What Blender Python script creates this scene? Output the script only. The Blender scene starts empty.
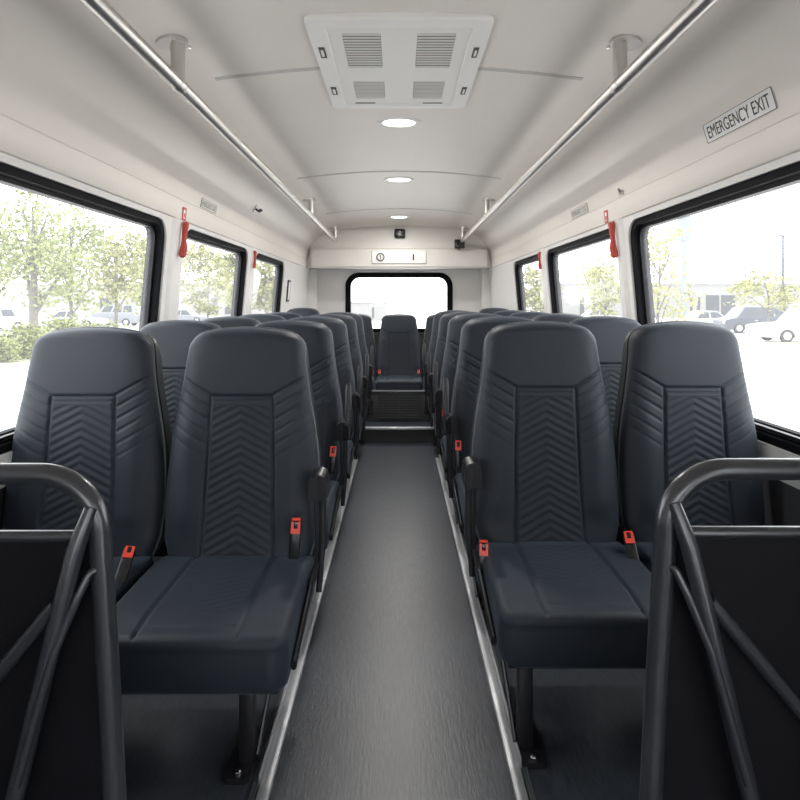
import bpy, bmesh, math, random
from mathutils import Vector, Matrix
rnd = random.Random(7)
SC = bpy.context.scene
COL = SC.collection
PI = math.pi
F = 573.0          # focal length in pixels of the 800 px frame
EYE = 1.30

# ------------------------------------------------------------------ materials
def mat(name, col, rough=0.5, metal=0.0, spec=0.5, coat=0.0, sheen=0.0, noise=0.0, nscale=40.0, bump=0.0, bscale=300.0):
    m = bpy.data.materials.new(name); m.use_nodes = True
    nt = m.node_tree; b = nt.nodes['Principled BSDF']
    b.inputs['Base Color'].default_value = (*col, 1)
    b.inputs['Roughness'].default_value = rough
    b.inputs['Metallic'].default_value = metal
    b.inputs['Specular IOR Level'].default_value = spec
    b.inputs['Coat Weight'].default_value = coat
    b.inputs['Coat Roughness'].default_value = 0.2
    b.inputs['Sheen Weight'].default_value = sheen; b.inputs['Sheen Roughness'].default_value = .45; b.inputs['Sheen Tint'].default_value = (.62, .78, 1, 1)
    tc = nt.nodes.new('ShaderNodeTexCoord')
    if noise:
        n = nt.nodes.new('ShaderNodeTexNoise'); n.inputs['Scale'].default_value = nscale; n.inputs['Detail'].default_value = 5
        nt.links.new(tc.outputs['Object'], n.inputs['Vector'])
        r = nt.nodes.new('ShaderNodeMapRange')
        r.inputs['To Min'].default_value = 1 - noise; r.inputs['To Max'].default_value = 1 + noise
        nt.links.new(n.outputs['Fac'], r.inputs['Value'])
        mx = nt.nodes.new('ShaderNodeMix'); mx.data_type = 'RGBA'; mx.blend_type = 'MULTIPLY'
        mx.inputs[0].default_value = 1; mx.inputs[6].default_value = (*col, 1)
        nt.links.new(r.outputs['Result'], mx.inputs[7]); nt.links.new(mx.outputs[2], b.inputs['Base Color'])
    if bump:
        n = nt.nodes.new('ShaderNodeTexNoise'); n.inputs['Scale'].default_value = bscale; n.inputs['Detail'].default_value = 3
        nt.links.new(tc.outputs['Object'], n.inputs['Vector'])
        bp = nt.nodes.new('ShaderNodeBump'); bp.inputs['Strength'].default_value = bump; bp.inputs['Distance'].default_value = 0.002
        nt.links.new(n.outputs['Fac'], bp.inputs['Height']); nt.links.new(bp.outputs['Normal'], b.inputs['Normal'])
    return m

M = {}
M['ceiling'] = mat('ceiling_plastic', (.80, .755, .70), .42, noise=.03, nscale=3)
M['wall'] = mat('wall_plastic', (.79, .775, .755), .4, noise=.03, nscale=4)
M['bulk'] = mat('bulkhead_plastic', (.74, .71, .67), .45, noise=.03, nscale=4)
M['seam'] = mat('seam_strip', (.55, .53, .50), .5)
M['white'] = mat('white_plastic', (.84, .825, .80), .4)
M['vent_white'] = mat('vent_plastic', (.88, .865, .84), .4)
M['vent_dark'] = mat('vent_cavity', (.10, .096, .092), .7)
M['slat'] = mat('vent_slat', (.70, .68, .65), .5)
M['fabric'] = mat('seat_fabric', (.0140, .0182, .0262), .54, spec=.38, sheen=.10, noise=.12, nscale=60, bump=.25, bscale=900)
M['insert'] = mat('insert_fabric', (.0132, .0172, .0248), .58, spec=.36, sheen=.10, noise=.16, nscale=90, bump=.35, bscale=700)
M['piping'] = mat('edge_piping', (.11, .114, .122), .4)
M['shell'] = mat('shell_plastic', (.016, .017, .020), .4, bump=.1)
M['blackp'] = mat('black_plastic', (.008, .008, .010), .3)
M['arm'] = mat('armrest_plastic', (.022, .023, .026), .35)
M['blackm'] = mat('black_metal', (.012, .012, .015), .38, spec=.5)
M['gloss'] = mat('gloss_black', (.008, .008, .01), .2)
M['red'] = mat('red_plastic', (.75, .055, .03), .35)
M['redh'] = mat('red_handle', (.42, .045, .03), .4)
M['redl'] = mat('red_label', (.60, .07, .05), .5)
M['chrome'] = mat('chrome', (.75, .75, .75), .18, metal=1)
M['steel'] = mat('brushed_steel', (.60, .585, .56), .36, metal=1)
M['alu'] = mat('aluminium', (.60, .61, .63), .42, metal=.7, noise=.1, nscale=30)
M['alud'] = mat('track_metal', (.14, .145, .155), .45, metal=.6)
M['tube'] = mat('barrier_tube', (.030, .032, .038), .28, metal=.2, spec=.7, coat=.3, bump=.05, bscale=500)
M['panel'] = mat('barrier_board', (.006, .006, .008), .5, bump=.1, spec=0.12)
M['rubber'] = mat('window_rubber', (.006, .006, .008), .6, spec=0.08)
M['seal'] = mat('window_seal', (.018, .018, .022), .45, spec=0.25)
M['lowwall'] = mat('lower_wall', (.05, .052, .058), .55, noise=.08)
M['dark'] = mat('dark_panel', (.02, .021, .023), .5)
M['heater'] = mat('heater_metal', (.055, .056, .058), .45, metal=.2)
M['text'] = mat('sign_text', (.05, .05, .05), .6)
M['textf'] = mat('sign_text_grey', (.36, .35, .335), .6)
M['signw'] = mat('sign_white', (.88, .87, .86), .5)
M['signg'] = mat('sign_pale', (.70, .68, .64), .5)
M['lens'] = mat('lens', (.30, .30, .30), .1)
# outside
M['ground'] = mat('concrete', (.62, .61, .59), .9, noise=.05, nscale=.3)
M['asphalt'] = mat('asphalt', (0.359, 0.359, 0.351), .9, noise=.06, nscale=.4)
M['lawn'] = mat('lawn', (.27, .275, .17), .9, noise=.2, nscale=2)
M['kerb'] = mat('kerb', (.55, .54, .52), .9)
M['bark'] = mat('bark', (0.131, 0.120, 0.109), .9, noise=.2, nscale=8)
M['leafA'] = mat('leaf_green', (.205, .235, .085), .7, noise=.22, nscale=1.2)
M['leafB'] = mat('leaf_yellow', (.275, .28, .115), .7, noise=.2, nscale=1.2)
M['leafC'] = mat('leaf_bush', (.20, .225, .075), .7, noise=.25, nscale=3)
M['carw'] = mat('car_white', (0.332, 0.338, 0.351), .3, coat=.4)
M['cars'] = mat('car_silver', (0.206, 0.218, 0.243), .35, coat=.4)
M['carb'] = mat('car_blue', (0.039, 0.048, 0.069), .35, coat=.3)
M['carg'] = mat('car_glass', (0.042, 0.048, 0.060), .3)
M['tyre'] = mat('tyre', (0.042, 0.042, 0.045), .8)
M['rim'] = mat('rim', (.45, .45, .46), .4, metal=.4)
M['build'] = mat('building_wall', (0.217, 0.214, 0.208), .9, noise=.04, nscale=.3)
M['buildl'] = mat('building_pale', (0.265, 0.258, 0.246), .9, noise=.04, nscale=.3)
M['roof'] = mat('roof_edge', (.25, .26, .28), .8)
M['bopen'] = mat('bay_dark', (0.054, 0.060, 0.066), .8)
M['pole'] = mat('pole_grey', (0.049, 0.059, 0.077), .6)
M['tower'] = mat('tower_panel', (0.169, 0.194, 0.250), .6)

def ribbed_floor(name, col):
    m = bpy.data.materials.new(name); m.use_nodes = True
    nt = m.node_tree; b = nt.nodes['Principled BSDF']
    tc = nt.nodes.new('ShaderNodeTexCoord')
    mp = nt.nodes.new('ShaderNodeMapping'); mp.inputs['Scale'].default_value = (1, .12, 1)
    nt.links.new(tc.outputs['Object'], mp.inputs['Vector']); 
    n = nt.nodes.new('ShaderNodeTexNoise'); n.inputs['Scale'].default_value = 260; n.inputs['Detail'].default_value = 3
    nt.links.new(mp.outputs['Vector'], n.inputs['Vector'])
    add = nt.nodes.new('ShaderNodeMath'); add.operation = 'MULTIPLY_ADD'; add.inputs[1].default_value = .9
    n2 = nt.nodes.new('ShaderNodeTexNoise'); n2.inputs['Scale'].default_value = 110; n2.inputs['Detail'].default_value = 2
    nt.links.new(mp.outputs['Vector'], n2.inputs['Vector'])
    nt.links.new(n.outputs['Fac'], add.inputs[0]); nt.links.new(n2.outputs['Fac'], add.inputs[2])
    r = nt.nodes.new('ShaderNodeMapRange'); r.inputs['From Min'].default_value = .6; r.inputs['From Max'].default_value = 1.3
    r.inputs['To Min'].default_value = .62; r.inputs['To Max'].default_value = 1.38
    nt.links.new(add.outputs[0], r.inputs['Value'])
    mx = nt.nodes.new('ShaderNodeMix'); mx.data_type = 'RGBA'; mx.blend_type = 'MULTIPLY'
    mx.inputs[0].default_value = 1; mx.inputs[6].default_value = (*col, 1)
    nt.links.new(r.outputs['Result'], mx.inputs[7]); nt.links.new(mx.outputs[2], b.inputs['Base Color'])
    bp = nt.nodes.new('ShaderNodeBump'); bp.inputs['Strength'].default_value = .2; bp.inputs['Distance'].default_value = .002
    nt.links.new(add.outputs[0], bp.inputs['Height']); nt.links.new(bp.outputs['Normal'], b.inputs['Normal'])
    b.inputs['Roughness'].default_value = .36; b.inputs['Specular IOR Level'].default_value = .7
    return m
M['floor'] = ribbed_floor('ribbed_vinyl', (.040, .046, .057))

def glass_mat():
    m = bpy.data.materials.new('window_glass'); m.use_nodes = True
    nt = m.node_tree; nt.nodes.clear()
    out = nt.nodes.new('ShaderNodeOutputMaterial')
    tr = nt.nodes.new('ShaderNodeBsdfTransparent'); tr.inputs['Color'].default_value = (.97, .975, .98, 1)
    gl = nt.nodes.new('ShaderNodeBsdfGlossy'); gl.inputs['Roughness'].default_value = .03
    lw = nt.nodes.new('ShaderNodeLayerWeight'); lw.inputs['Blend'].default_value = .5
    pw = nt.nodes.new('ShaderNodeMath'); pw.operation = 'POWER'; pw.inputs[1].default_value = 5
    nt.links.new(lw.outputs['Facing'], pw.inputs[0])
    fr = nt.nodes.new('ShaderNodeMath'); fr.operation = 'MULTIPLY_ADD'; fr.inputs[1].default_value = .5; fr.inputs[2].default_value = .02
    nt.links.new(pw.outputs[0], fr.inputs[0])
    mx = nt.nodes.new('ShaderNodeMixShader')
    nt.links.new(fr.outputs[0], mx.inputs[0]); nt.links.new(tr.outputs[0], mx.inputs[1]); nt.links.new(gl.outputs[0], mx.inputs[2])
    # translucent mix imitating the bright haze over the view outside
    haze = nt.nodes.new('ShaderNodeBsdfTranslucent'); haze.inputs['Color'].default_value = (.9, .9, .9, 1)
    m2 = nt.nodes.new('ShaderNodeMixShader'); m2.inputs[0].default_value = HAZE
    nt.links.new(mx.outputs[0], m2.inputs[1]); nt.links.new(haze.outputs[0], m2.inputs[2])
    nt.links.new(m2.outputs[0], out.inputs[0])
    return m
HAZE = .035  # share of the painted-in haze in each pane
M['glass'] = glass_mat()

def emis(name, col, s):
    m = bpy.data.materials.new(name); m.use_nodes = True
    b = m.node_tree.nodes['Principled BSDF']
    b.inputs['Base Color'].default_value = (.9, .9, .9, 1)
    b.inputs['Emission Color'].default_value = (*col, 1); b.inputs['Emission Strength'].default_value = s
    return m
M['led'] = emis('led_diffuser', (1, .97, .9), 6.0)

# ------------------------------------------------------------------ mesh helpers
class MB:
    def __init__(s): s.v = []; s.f = []
    def add(s, vs, fs):
        b = len(s.v); s.v += [tuple(v) for v in vs]; s.f += [tuple(b + i for i in f) for f in fs]; return s
    def box(s, x0, x1, y0, y1, z0, z1, bev=0.0, seg=2, M4=None):
        bm = bmesh.new(); bmesh.ops.create_cube(bm, size=1)
        for v in bm.verts:
            v.co = Vector(((x0 + x1) / 2 + v.co.x * (x1 - x0), (y0 + y1) / 2 + v.co.y * (y1 - y0), (z0 + z1) / 2 + v.co.z * (z1 - z0)))
        if bev: bmesh.ops.bevel(bm, geom=bm.edges[:], offset=bev, segments=seg, profile=.5, affect='EDGES')
        return s.frombm(bm, M4)
    def frombm(s, bm, M4=None):
        if M4 is not None: bm.transform(M4)
        bm.verts.index_update()
        s.add([v.co[:] for v in bm.verts], [[v.index for v in f.verts] for f in bm.faces]); bm.free(); return s
    def tube(s, pts, r, n=14, closed=False, sx=1.0):
        pts = [Vector(p) for p in pts]; N = len(pts); rs = r if isinstance(r, (list, tuple)) else [r] * N
        T = []
        for i in range(N):
            a = pts[(i - 1) % N] if (closed or i > 0) else pts[0]
            b = pts[(i + 1) % N] if (closed or i < N - 1) else pts[-1]
            T.append((b - a).normalized())
        ref = Vector((0, 0, 1)) if abs(T[0].z) < .9 else Vector((1, 0, 0))
        u = T[0].cross(ref).normalized(); vs = []
        for i in range(N):
            u = (u - T[i] * u.dot(T[i])).normalized(); w = T[i].cross(u)
            for k in range(n):
                a = 2 * PI * k / n; vs.append(pts[i] + u * math.cos(a) * rs[i] * sx + w * math.sin(a) * rs[i])
        fs = []
        for i in range(N if closed else N - 1):
            j = (i + 1) % N
            for k in range(n): fs.append((i * n + k, i * n + (k + 1) % n, j * n + (k + 1) % n, j * n + k))
        if not closed: fs += [tuple(range(n - 1, -1, -1)), tuple((N - 1) * n + k for k in range(n))]
        return s.add(vs, fs)
    def prism(s, out, fmap, a0, a1, bev=0):
        n = len(out)
        vs = [fmap(u, v, a0) for u, v in out] + [fmap(u, v, a1) for u, v in out]
        fs = [tuple(range(n - 1, -1, -1)), tuple(range(n, 2 * n))] + [(i, (i + 1) % n, n + (i + 1) % n, n + i) for i in range(n)]
        return s.add(vs, fs)
    def lathe(s, prof, n=24, M4=Matrix()):
        vs = []
        for r, z in prof:
            for k in range(n):
                a = 2 * PI * k / n; vs.append(M4 @ Vector((r * math.cos(a), r * math.sin(a), z)))
        fs = []; P = len(prof)
        for i in range(P - 1):
            for k in range(n): fs.append((i * n + k, i * n + (k + 1) % n, (i + 1) * n + (k + 1) % n, (i + 1) * n + k))
        fs += [tuple(range(n - 1, -1, -1)), tuple((P - 1) * n + k for k in range(n))]
        return s.add(vs, fs)
    def ring(s, lo, li, fo, a0, a1):
        # closed ring between loop lo and loop li (equal counts), thickness a0..a1
        n = len(lo)
        vs = [fo(u, v, a0) for u, v in lo] + [fo(u, v, a0) for u, v in li] + [fo(u, v, a1) for u, v in lo] + [fo(u, v, a1) for u, v in li]
        fs = []
        for i in range(n):
            j = (i + 1) % n
            fs += [(i, j, n + j, n + i), (2 * n + i, 3 * n + i, 3 * n + j, 2 * n + j), (i, 2 * n + i, 2 * n + j, j), (n + i, n + j, 3 * n + j, 3 * n + i)]
        return s.add(vs, fs)
    def mesh(s, name, ang=38, weld=False):
        me = bpy.data.meshes.new(name); me.from_pydata(s.v, [], s.f); me.update()
        bm = bmesh.new(); bm.from_mesh(me)
        if weld: bmesh.ops.remove_doubles(bm, verts=bm.verts[:], dist=1e-5)
        bmesh.ops.recalc_face_normals(bm, faces=bm.faces[:]); bm.to_mesh(me); bm.free()
        me.polygons.foreach_set('use_smooth', [True] * len(me.polygons))
        if ang: me.set_sharp_from_angle(angle=math.radians(ang))
        return me
    def build(s, name, m, parent=None, ang=38):
        return put(name, s.mesh(name, ang), m, parent)

def put(name, me, m, parent=None, loc=None):
    o = bpy.data.objects.new(name, me); COL.objects.link(o)
    if m is not None and not me.materials: me.materials.append(m)
    if parent is not None: o.parent = parent
    if loc is not None: o.location = loc
    return o
def tag(o, label, cat=None, group=None, kind=None):
    o['label'] = label
    if cat: o['category'] = cat
    if group: o['group'] = group
    if kind: o['kind'] = kind
    return o
def empty(name, loc=(0, 0, 0), rz=0, sc=1.0):
    o = bpy.data.objects.new(name, None); COL.objects.link(o); o.location = loc; o.rotation_euler = (0, 0, rz); o.scale = (sc, sc, sc)
    o.empty_display_size = .1
    return o
def struct(o, label):
    o['label'] = label; o['kind'] = 'structure'; return o
def rrect(u0, u1, v0, v1, r, n=8):
    L = []
    for cu, cv, a in ((u1 - r, v1 - r, 0), (u0 + r, v1 - r, PI / 2), (u0 + r, v0 + r, PI), (u1 - r, v0 + r, 1.5 * PI)):
        for k in range(n + 1): L.append((cu + r * math.cos(a + k * PI / 2 / n), cv + r * math.sin(a + k * PI / 2 / n)))
    return L
def bend(pts, r, n=8):
    pts = [Vector(p) for p in pts]; out = [pts[0]]
    for i in range(1, len(pts) - 1):
        a, b, c = pts[i - 1], pts[i], pts[i + 1]
        d1 = (a - b).normalized(); d2 = (c - b).normalized()
        half = d1.angle(d2) / 2; t = min(r / math.tan(half), (a - b).length * .49, (c - b).length * .49); rr = t * math.tan(half)
        cen = b + (d1 + d2).normalized() * (rr / math.sin(half))
        p0 = b + d1 * t - cen; p1 = b + d2 * t - cen; ang = p0.angle(p1)
        for k in range(n + 1):
            q = k / n; out.append(cen + (p0 * math.sin((1 - q) * ang) + p1 * math.sin(q * ang)) / math.sin(ang))
    out.append(pts[-1]); return out
def holed(mb, outer, holes, fmap, a0, a1):
    """plate in the (u,v) plane with holes, between offsets a0 and a1"""
    for a in (a0, a1):
        bm = bmesh.new(); es = []
        for L in [outer] + holes:
            vs = [bm.verts.new((u, v, 0)) for u, v in L]
            es += [bm.edges.new((vs[i], vs[(i + 1) % len(vs)])) for i in range(len(vs))]
        bmesh.ops.triangle_fill(bm, use_beauty=True, use_dissolve=False, edges=es)
        bm.verts.index_update()
        mb.add([fmap(v.co.x, v.co.y, a) for v in bm.verts], [[v.index for v in f.verts] for f in bm.faces]); bm.free()
    for L in [outer] + holes:
        n = len(L)
        mb.add([fmap(u, v, a0) for u, v in L] + [fmap(u, v, a1) for u, v in L], [(i, (i + 1) % n, n + (i + 1) % n, n + i) for i in range(n)])
    return mb

# ------------------------------------------------------------------ bus shell
Y0, Y1 = -1.7, 8.2
ZS, ZH = .72, 1.87
def xw(z):  # half width of the leaning window wall
    return 1.335 - (z - .85) * .088
XL = 1.385
floor = MB().box(-1.46, 1.46, Y0, 5.34, -.06, 0).build('floor', M['floor']); struct(floor, 'dark grey ribbed vinyl floor of the bus')
plat = MB().box(-1.384, 1.384, 5.34, 8.2, -.06, .14).build('floor_platform', M['floor']); struct(plat, 'raised rear floor behind a dark step')
rs = MB().box(-1.33, 1.33, 5.318, 5.339, .001, .125).build('step_riser', M['dark'], plat); rs['label'] = 'dark riser'
ns = MB().box(-.34, .34, 5.30, 5.36, .126, .146, .004).build('step_nosing', M['alu'], plat); ns['label'] = 'silver nosing strip'

WIN = {-1: [(1.15, 3.12), (3.37, 4.80), (5.03, 6.32)], 1: [(1.15, 3.16), (3.34, 4.92), (5.12, 6.32)]}
WZ0, WZ1 = .785, 1.748
wn = 0
for sgn, side in ((-1, 'left'), (1, 'right')):
    fm = lambda u, v, a, s=sgn: (s * (xw(v) + a), u, v)
    holes = [rrect(a, b, WZ0, WZ1, .11) for a, b in WIN[sgn]]
    yp = Y0
    if sgn > 0:
        yp = -.25; holes.append([(-1.45, ZS + .001), (yp - .002, ZS + .001), (yp - .002, 1.72), (-1.45, 1.72)])
    mb = MB(); holed(mb, [(Y0, ZS), (Y1, ZS), (Y1, ZH), (Y0, ZH)], holes, fm, 0, .10)
    w = struct(mb.build('wall_' + side, M['wall'], ang=30), 'pale plastic window wall on the %s of the bus' % side)
    lw = MB().box(sgn * XL, sgn * (XL + .08), yp, Y1, -.06, .655).build('lower_panel', M['lowwall'], w); lw['label'] = 'dark lower wall panel'
    MB().prism([(XL - .012, .66), (XL + .08, .66), (XL + .08, ZS - .001), (xw(ZS), ZS - .001)], lambda u, v, a, s=sgn: (s * u, a, v), yp, Y1).build('sill_ledge', M['wall'], w)
    # raised pillar covers between the windows
    ends = WIN[sgn]
    for (a, b), (c, d) in ((ends[0], ends[1]), (ends[1], ends[2])):
        m0, m1 = b + .05, c - .03
        pm = MB(); pm.prism([(m0, .0), (m0 + .02, -.018), (m1 - .02, -.018), (m1, .0)],
                            lambda u, v, a_, s=sgn: (s * (xw(a_) + v), u, a_), ZS, 1.772)
        pm.build('pillar_cover', M['wall'], w)
    for a, b in ends:
        wn += 1
        lo = rrect(a, b, WZ0, WZ1, .11); li = rrect(a + .030, b - .030, WZ0 + .030, WZ1 - .030, .082)
        l2 = rrect(a + .046, b - .046, WZ0 + .046, WZ1 - .046, .066)
        fr = MB().ring(lo, li, fm, .012, .095).build('window_%d' % wn, M['rubber'], ang=30)
        struct(fr, 'black rubber framed window %s of the %s wall' % (['', 'foremost', 'second', 'third', 'foremost', 'second', 'third'][wn], side))
        MB().ring(li, l2, fm, .045, .085).build('window_seal', M['seal'], fr, ang=30)
        MB().prism(rrect(a + .040, b - .040, WZ0 + .040, WZ1 - .040, .072), fm, .062, .068).build('window_pane', M['glass'], fr)
        if b > 1:  # horizontal slider rail low in the pane
            MB().ring(rrect(a + .046, b - .046, WZ0 + .031, WZ0 + .066, .01, 2), rrect(a + .06, b - .06, WZ0 + .039, WZ0 + .058, .005, 2), fm, .03, .06).build('window_rail', M['rubber'], fr)

fmd = lambda u, v, a: (xw(v) + a, u, v)
dr = MB().ring(rrect(-1.44, -.26, .01, 1.71, .06), rrect(-1.38, -.32, .08, 1.65, .06), fmd, .02, .07).build('added_door_1', M['rubber'], ang=30)  # unseen door, added so daylight reaches the floor under the seats
struct(dr, 'unseen glazed entrance door added at the front right to let in daylight')
MB().prism(rrect(-1.385, -.315, .075, 1.655, .06), fmd, .04, .046).build('window_pane', M['glass'], dr)
# ceiling: arc + fillet + cove panels
def zc(x): return 2.335 - .088 * x * x
def ceil_profile():
    P = []
    for k in range(25): P.append((k / 24 * .80, zc(k / 24 * .80)))
    # fillet to (1.203, 2.11), bezier
    p0 = Vector(P[-1]); p1 = Vector((1.192, zc(.80) - .0552)); p2 = Vector((1.236, 1.89))
    for k in range(1, 25):
        t = k / 24; P.append(tuple(p0 * (1 - t) ** 2 + p1 * 2 * t * (1 - t) + p2 * t * t))
    return P
CP = ceil_profile()
full = [(-x, z) for x, z in reversed(CP[1:])] + CP
mb = MB(); n = len(full)
vs = [(x, y, z) for y in (Y0, Y1) for x, z in full] + [(x * 1.04, y, z + .05) for y in (Y0, Y1) for x, z in full]
fs = [(i, i + 1, n + i + 1, n + i) for i in range(n - 1)] + [(2 * n + i, 3 * n + i, 3 * n + i + 1, 2 * n + i + 1) for i in range(n - 1)]
fs += [(i, 2 * n + i, 2 * n + i + 1, i + 1) for i in range(n - 1)] + [(n + i, n + i + 1, 3 * n + i + 1, 3 * n + i) for i in range(n - 1)]
fs += [(0, n, 3 * n, 2 * n), (n - 1, 3 * n - 1, 4 * n - 1, 2 * n - 1)]
mb.add(vs, fs)
ceil = struct(mb.build('ceiling', M['ceiling'], ang=60), 'pale curved ceiling of the bus')
def xcove(z):
    if z <= 1.89: return 1.236 + (1.89 - z) * .12
    C = [p for p in CP if p[1] < 2.26]
    for (xa, za), (xb, zb) in zip(C, C[1:]):
        if zb <= z <= za: return xb + (xa - xb) * (z - zb) / (za - zb)
    return C[0][0]
tn = 0
for sgn, side in ((-1, 'left'), (1, 'right')):
    tn += 1
    mb = MB()
    mb.prism([(xcove(1.8901), 1.8901), (xcove(1.89) + .003, 1.889), (xcove(1.888) + .003, 1.886), (xcove(1.884), 1.883), (xcove(1.868), 1.868), (xw(1.84) - .010, 1.84),
              (xw(1.785) - .012, 1.785), (xw(1.778) - .009, 1.778), (xw(1.774) + .004, 1.774), (1.33, 1.78), (1.30, 1.89)],
             lambda u, v, a, s=sgn: (s * u, a, v), Y0, Y1)
    cv = struct(mb.build('trim_%d' % tn, M['ceiling'], ang=30), 'pale upper cove panel along the %s side' % side)
    # slim moulding just over the windows
# roof ribs (joint strips across the ceiling)
for yj in (2.50, 4.50, 6.28):
    tn += 1
    xs = [(-.80 + 1.6 * k / 40) for k in range(41)]
    mb = MB(); n = 41
    vs = [(x, y, zc(x) - d) for (y, d) in ((yj - .012, -.004), (yj - .012, .004), (yj + .012, .004), (yj + .012, -.004)) for x in xs]
    fs = [(r * n + i, r * n + i + 1, ((r + 1) % 4) * n + i + 1, ((r + 1) % 4) * n + i) for r in range(4) for i in range(n - 1)]
    mb.add(vs, fs)
    struct(mb.build('trim_%d' % tn, M['seam']), ['thin joint strip across the ceiling beside the vent', 'thin joint strip across the ceiling between the lamps', 'thin joint strip across the ceiling by the last lamp'][tn - 3])

# rear wall with window
RX = .765
fmr = lambda u, v, a: (u, Y1 + a, v)
mb = MB(); holed(mb, [(-1.40, .13), (1.40, .13), (1.40, 2.40), (-1.40, 2.40)], [rrect(-RX, RX, .875, 1.735, .19)], fmr, 0, .10)
rw = struct(mb.build('wall_rear', M['wall'], ang=30), 'pale rear wall with the back window')
MB().box(-1.33, 1.33, Y1 - .02, Y1 - .001, .141, .868).build('lower_panel', M['dark'], rw)['label'] = 'dark lower panel'
for s in (-1, 1):
    MB().box(s * 1.165, s * 1.30, Y1 - .16, Y1 - .001, .87, 1.79, .012).build('corner_post', M['wall'], rw)
wn += 1
rwf = MB().ring(rrect(-RX, RX, .875, 1.735, .19), rrect(-RX + .075, RX - .075, .875 + .06, 1.735 - .07, .13), fmr, -.025, .06).build('window_%d' % wn, M['rubber'], ang=30)
struct(rwf, 'black framed back window')
MB().prism(rrect(-RX + .07, RX - .07, .93, 1.67, .135), fmr, .03, .036).build('window_pane', M['glass'], rwf)
# bulkhead over the back window
BO = [(-x, z) for x, z in reversed(CP[1:]) if z > 2.0] + [(x, z) for x, z in CP if z > 2.0]
BO = [(-xw(1.775) + .01, 1.775)] + [(-xcove(1.88), 1.88)] + BO + [(xcove(1.88), 1.88), (xw(1.775) - .01, 1.775)]
bk = MB().prism(BO, lambda u, v, a: (u, a, v), 7.68, Y1 - .002).build('wall_bulkhead', M['bulk'], ang=25); struct(bk, 'pale bulkhead over the back window')
MB().prism([(7.60, 1.765), (7.585, 1.79), (7.585, 2.0), (7.60, 2.02), (7.685, 2.035), (7.685, 1.765)], lambda u, v, a: (a, u, v), -1.165, 1.165).build('bulkhead_ledge', M['bulk'], bk, ang=25)
# front wall behind the camera; unseen windscreen added to let low daylight in
fmf = lambda u, v, a: (u, Y0 - a, v)
mb = MB(); holed(mb, [(-1.40, -.06), (1.40, -.06), (1.40, 2.40), (-1.40, 2.40)], [rrect(-1.0, 1.0, .40, 1.60, .12)], fmf, 0, .08)
fw = struct(mb.build('wall_front', M['wall'], ang=30), 'front wall around the windscreen')
wn += 1
fwf = MB().ring(rrect(-1.0, 1.0, .40, 1.60, .12), rrect(-.95, .95, .45, 1.55, .08), fmf, -.02, .06).build('window_%d' % wn, M['rubber'], ang=30)
struct(fwf, 'wide unseen windscreen added at the front for daylight')
MB().prism(rrect(-.955, .955, .445, 1.555, .085), fmf, .03, .036).build('window_pane', M['glass'], fwf)

# floor trims and seat tracks
for sgn, xo, side in ((-1, .356, 'left'), (1, .320, 'right')):
    tn += 1
    t = MB().prism([(0, 0.0005), (.034, .0005), (.032, .007), (.024, .010), (.010, .010), (.002, .007)],
                   lambda u, v, a, s=sgn, x=xo: (s * (x - .015 + u), a, v), Y0 + .1, 4.78).build('trim_%d' % tn, M['alu'], ang=25)
    struct(t, 'bright metal floor strip along the %s edge of the aisle' % side)
    trk = MB().prism([(.038, .0005), (.052, .0005), (.052, .008), (.048, .008), (.047, .004), (.043, .004), (.042, .007), (.038, .007)],
                     lambda u, v, a, s=sgn, x=xo: (s * (x - .015 + u), a, v), Y0 + .1, 4.9).build('seat_track', M['alud'], t, ang=25)
    MB().box(sgn * (xo + .0185), sgn * (xo + .0222), 1.60 if sgn > 0 else 1.545, 4.9, .0005, .030).build('track_edge', M['alu'], t)['label'] = 'bright raised edge of the track'

# ------------------------------------------------------------------ bus seats
HW = [(.40, .222), (.44, .236), (.50, .2545), (.57, .2595), (.64, .2605), (.72, .2575), (.80, .251), (.88, .240), (.96, .226), (1.04, .213), (1.10, .206), (1.16, .200), (1.23, .195)]
ZB, ZT = .405, 1.228
def halfw(z):
    for (a, wa), (b, wb) in zip(HW, HW[1:]):
        if z <= b:
            t = (z - a) / (b - a); t = max(0, min(1, t)); w = wa + (wb - wa) * t; break
    else: w = HW[-1][1]
    r = .068
    if z > ZT - r: w = w - r + math.sqrt(max(0, r * r - (z - ZT + r) ** 2))
    r2 = .03
    if z < ZB + r2: w = w - r2 + math.sqrt(max(0, r2 * r2 - (ZB + r2 - z) ** 2))
    return w
def sm(t): t = max(0, min(1, t)); return t * t * (3 - 2 * t)
def yspine(z):  # front face of the backrest in side view
    return .015 + (z - .45) * .165 + .018 * math.cos((z - .62) / .55 * PI) * (1 if z < 1.17 else 1) - .018
PXT, PXB, PZT, PZB = .101, .116, .986, .45
def panel_hw(z): return PXB + (PXT - PXB) * (z - PZB) / (PZT - PZB)
def gro(d, depth=.006, sg=.0045): return depth * math.exp(-(d / sg) ** 2)
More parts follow.
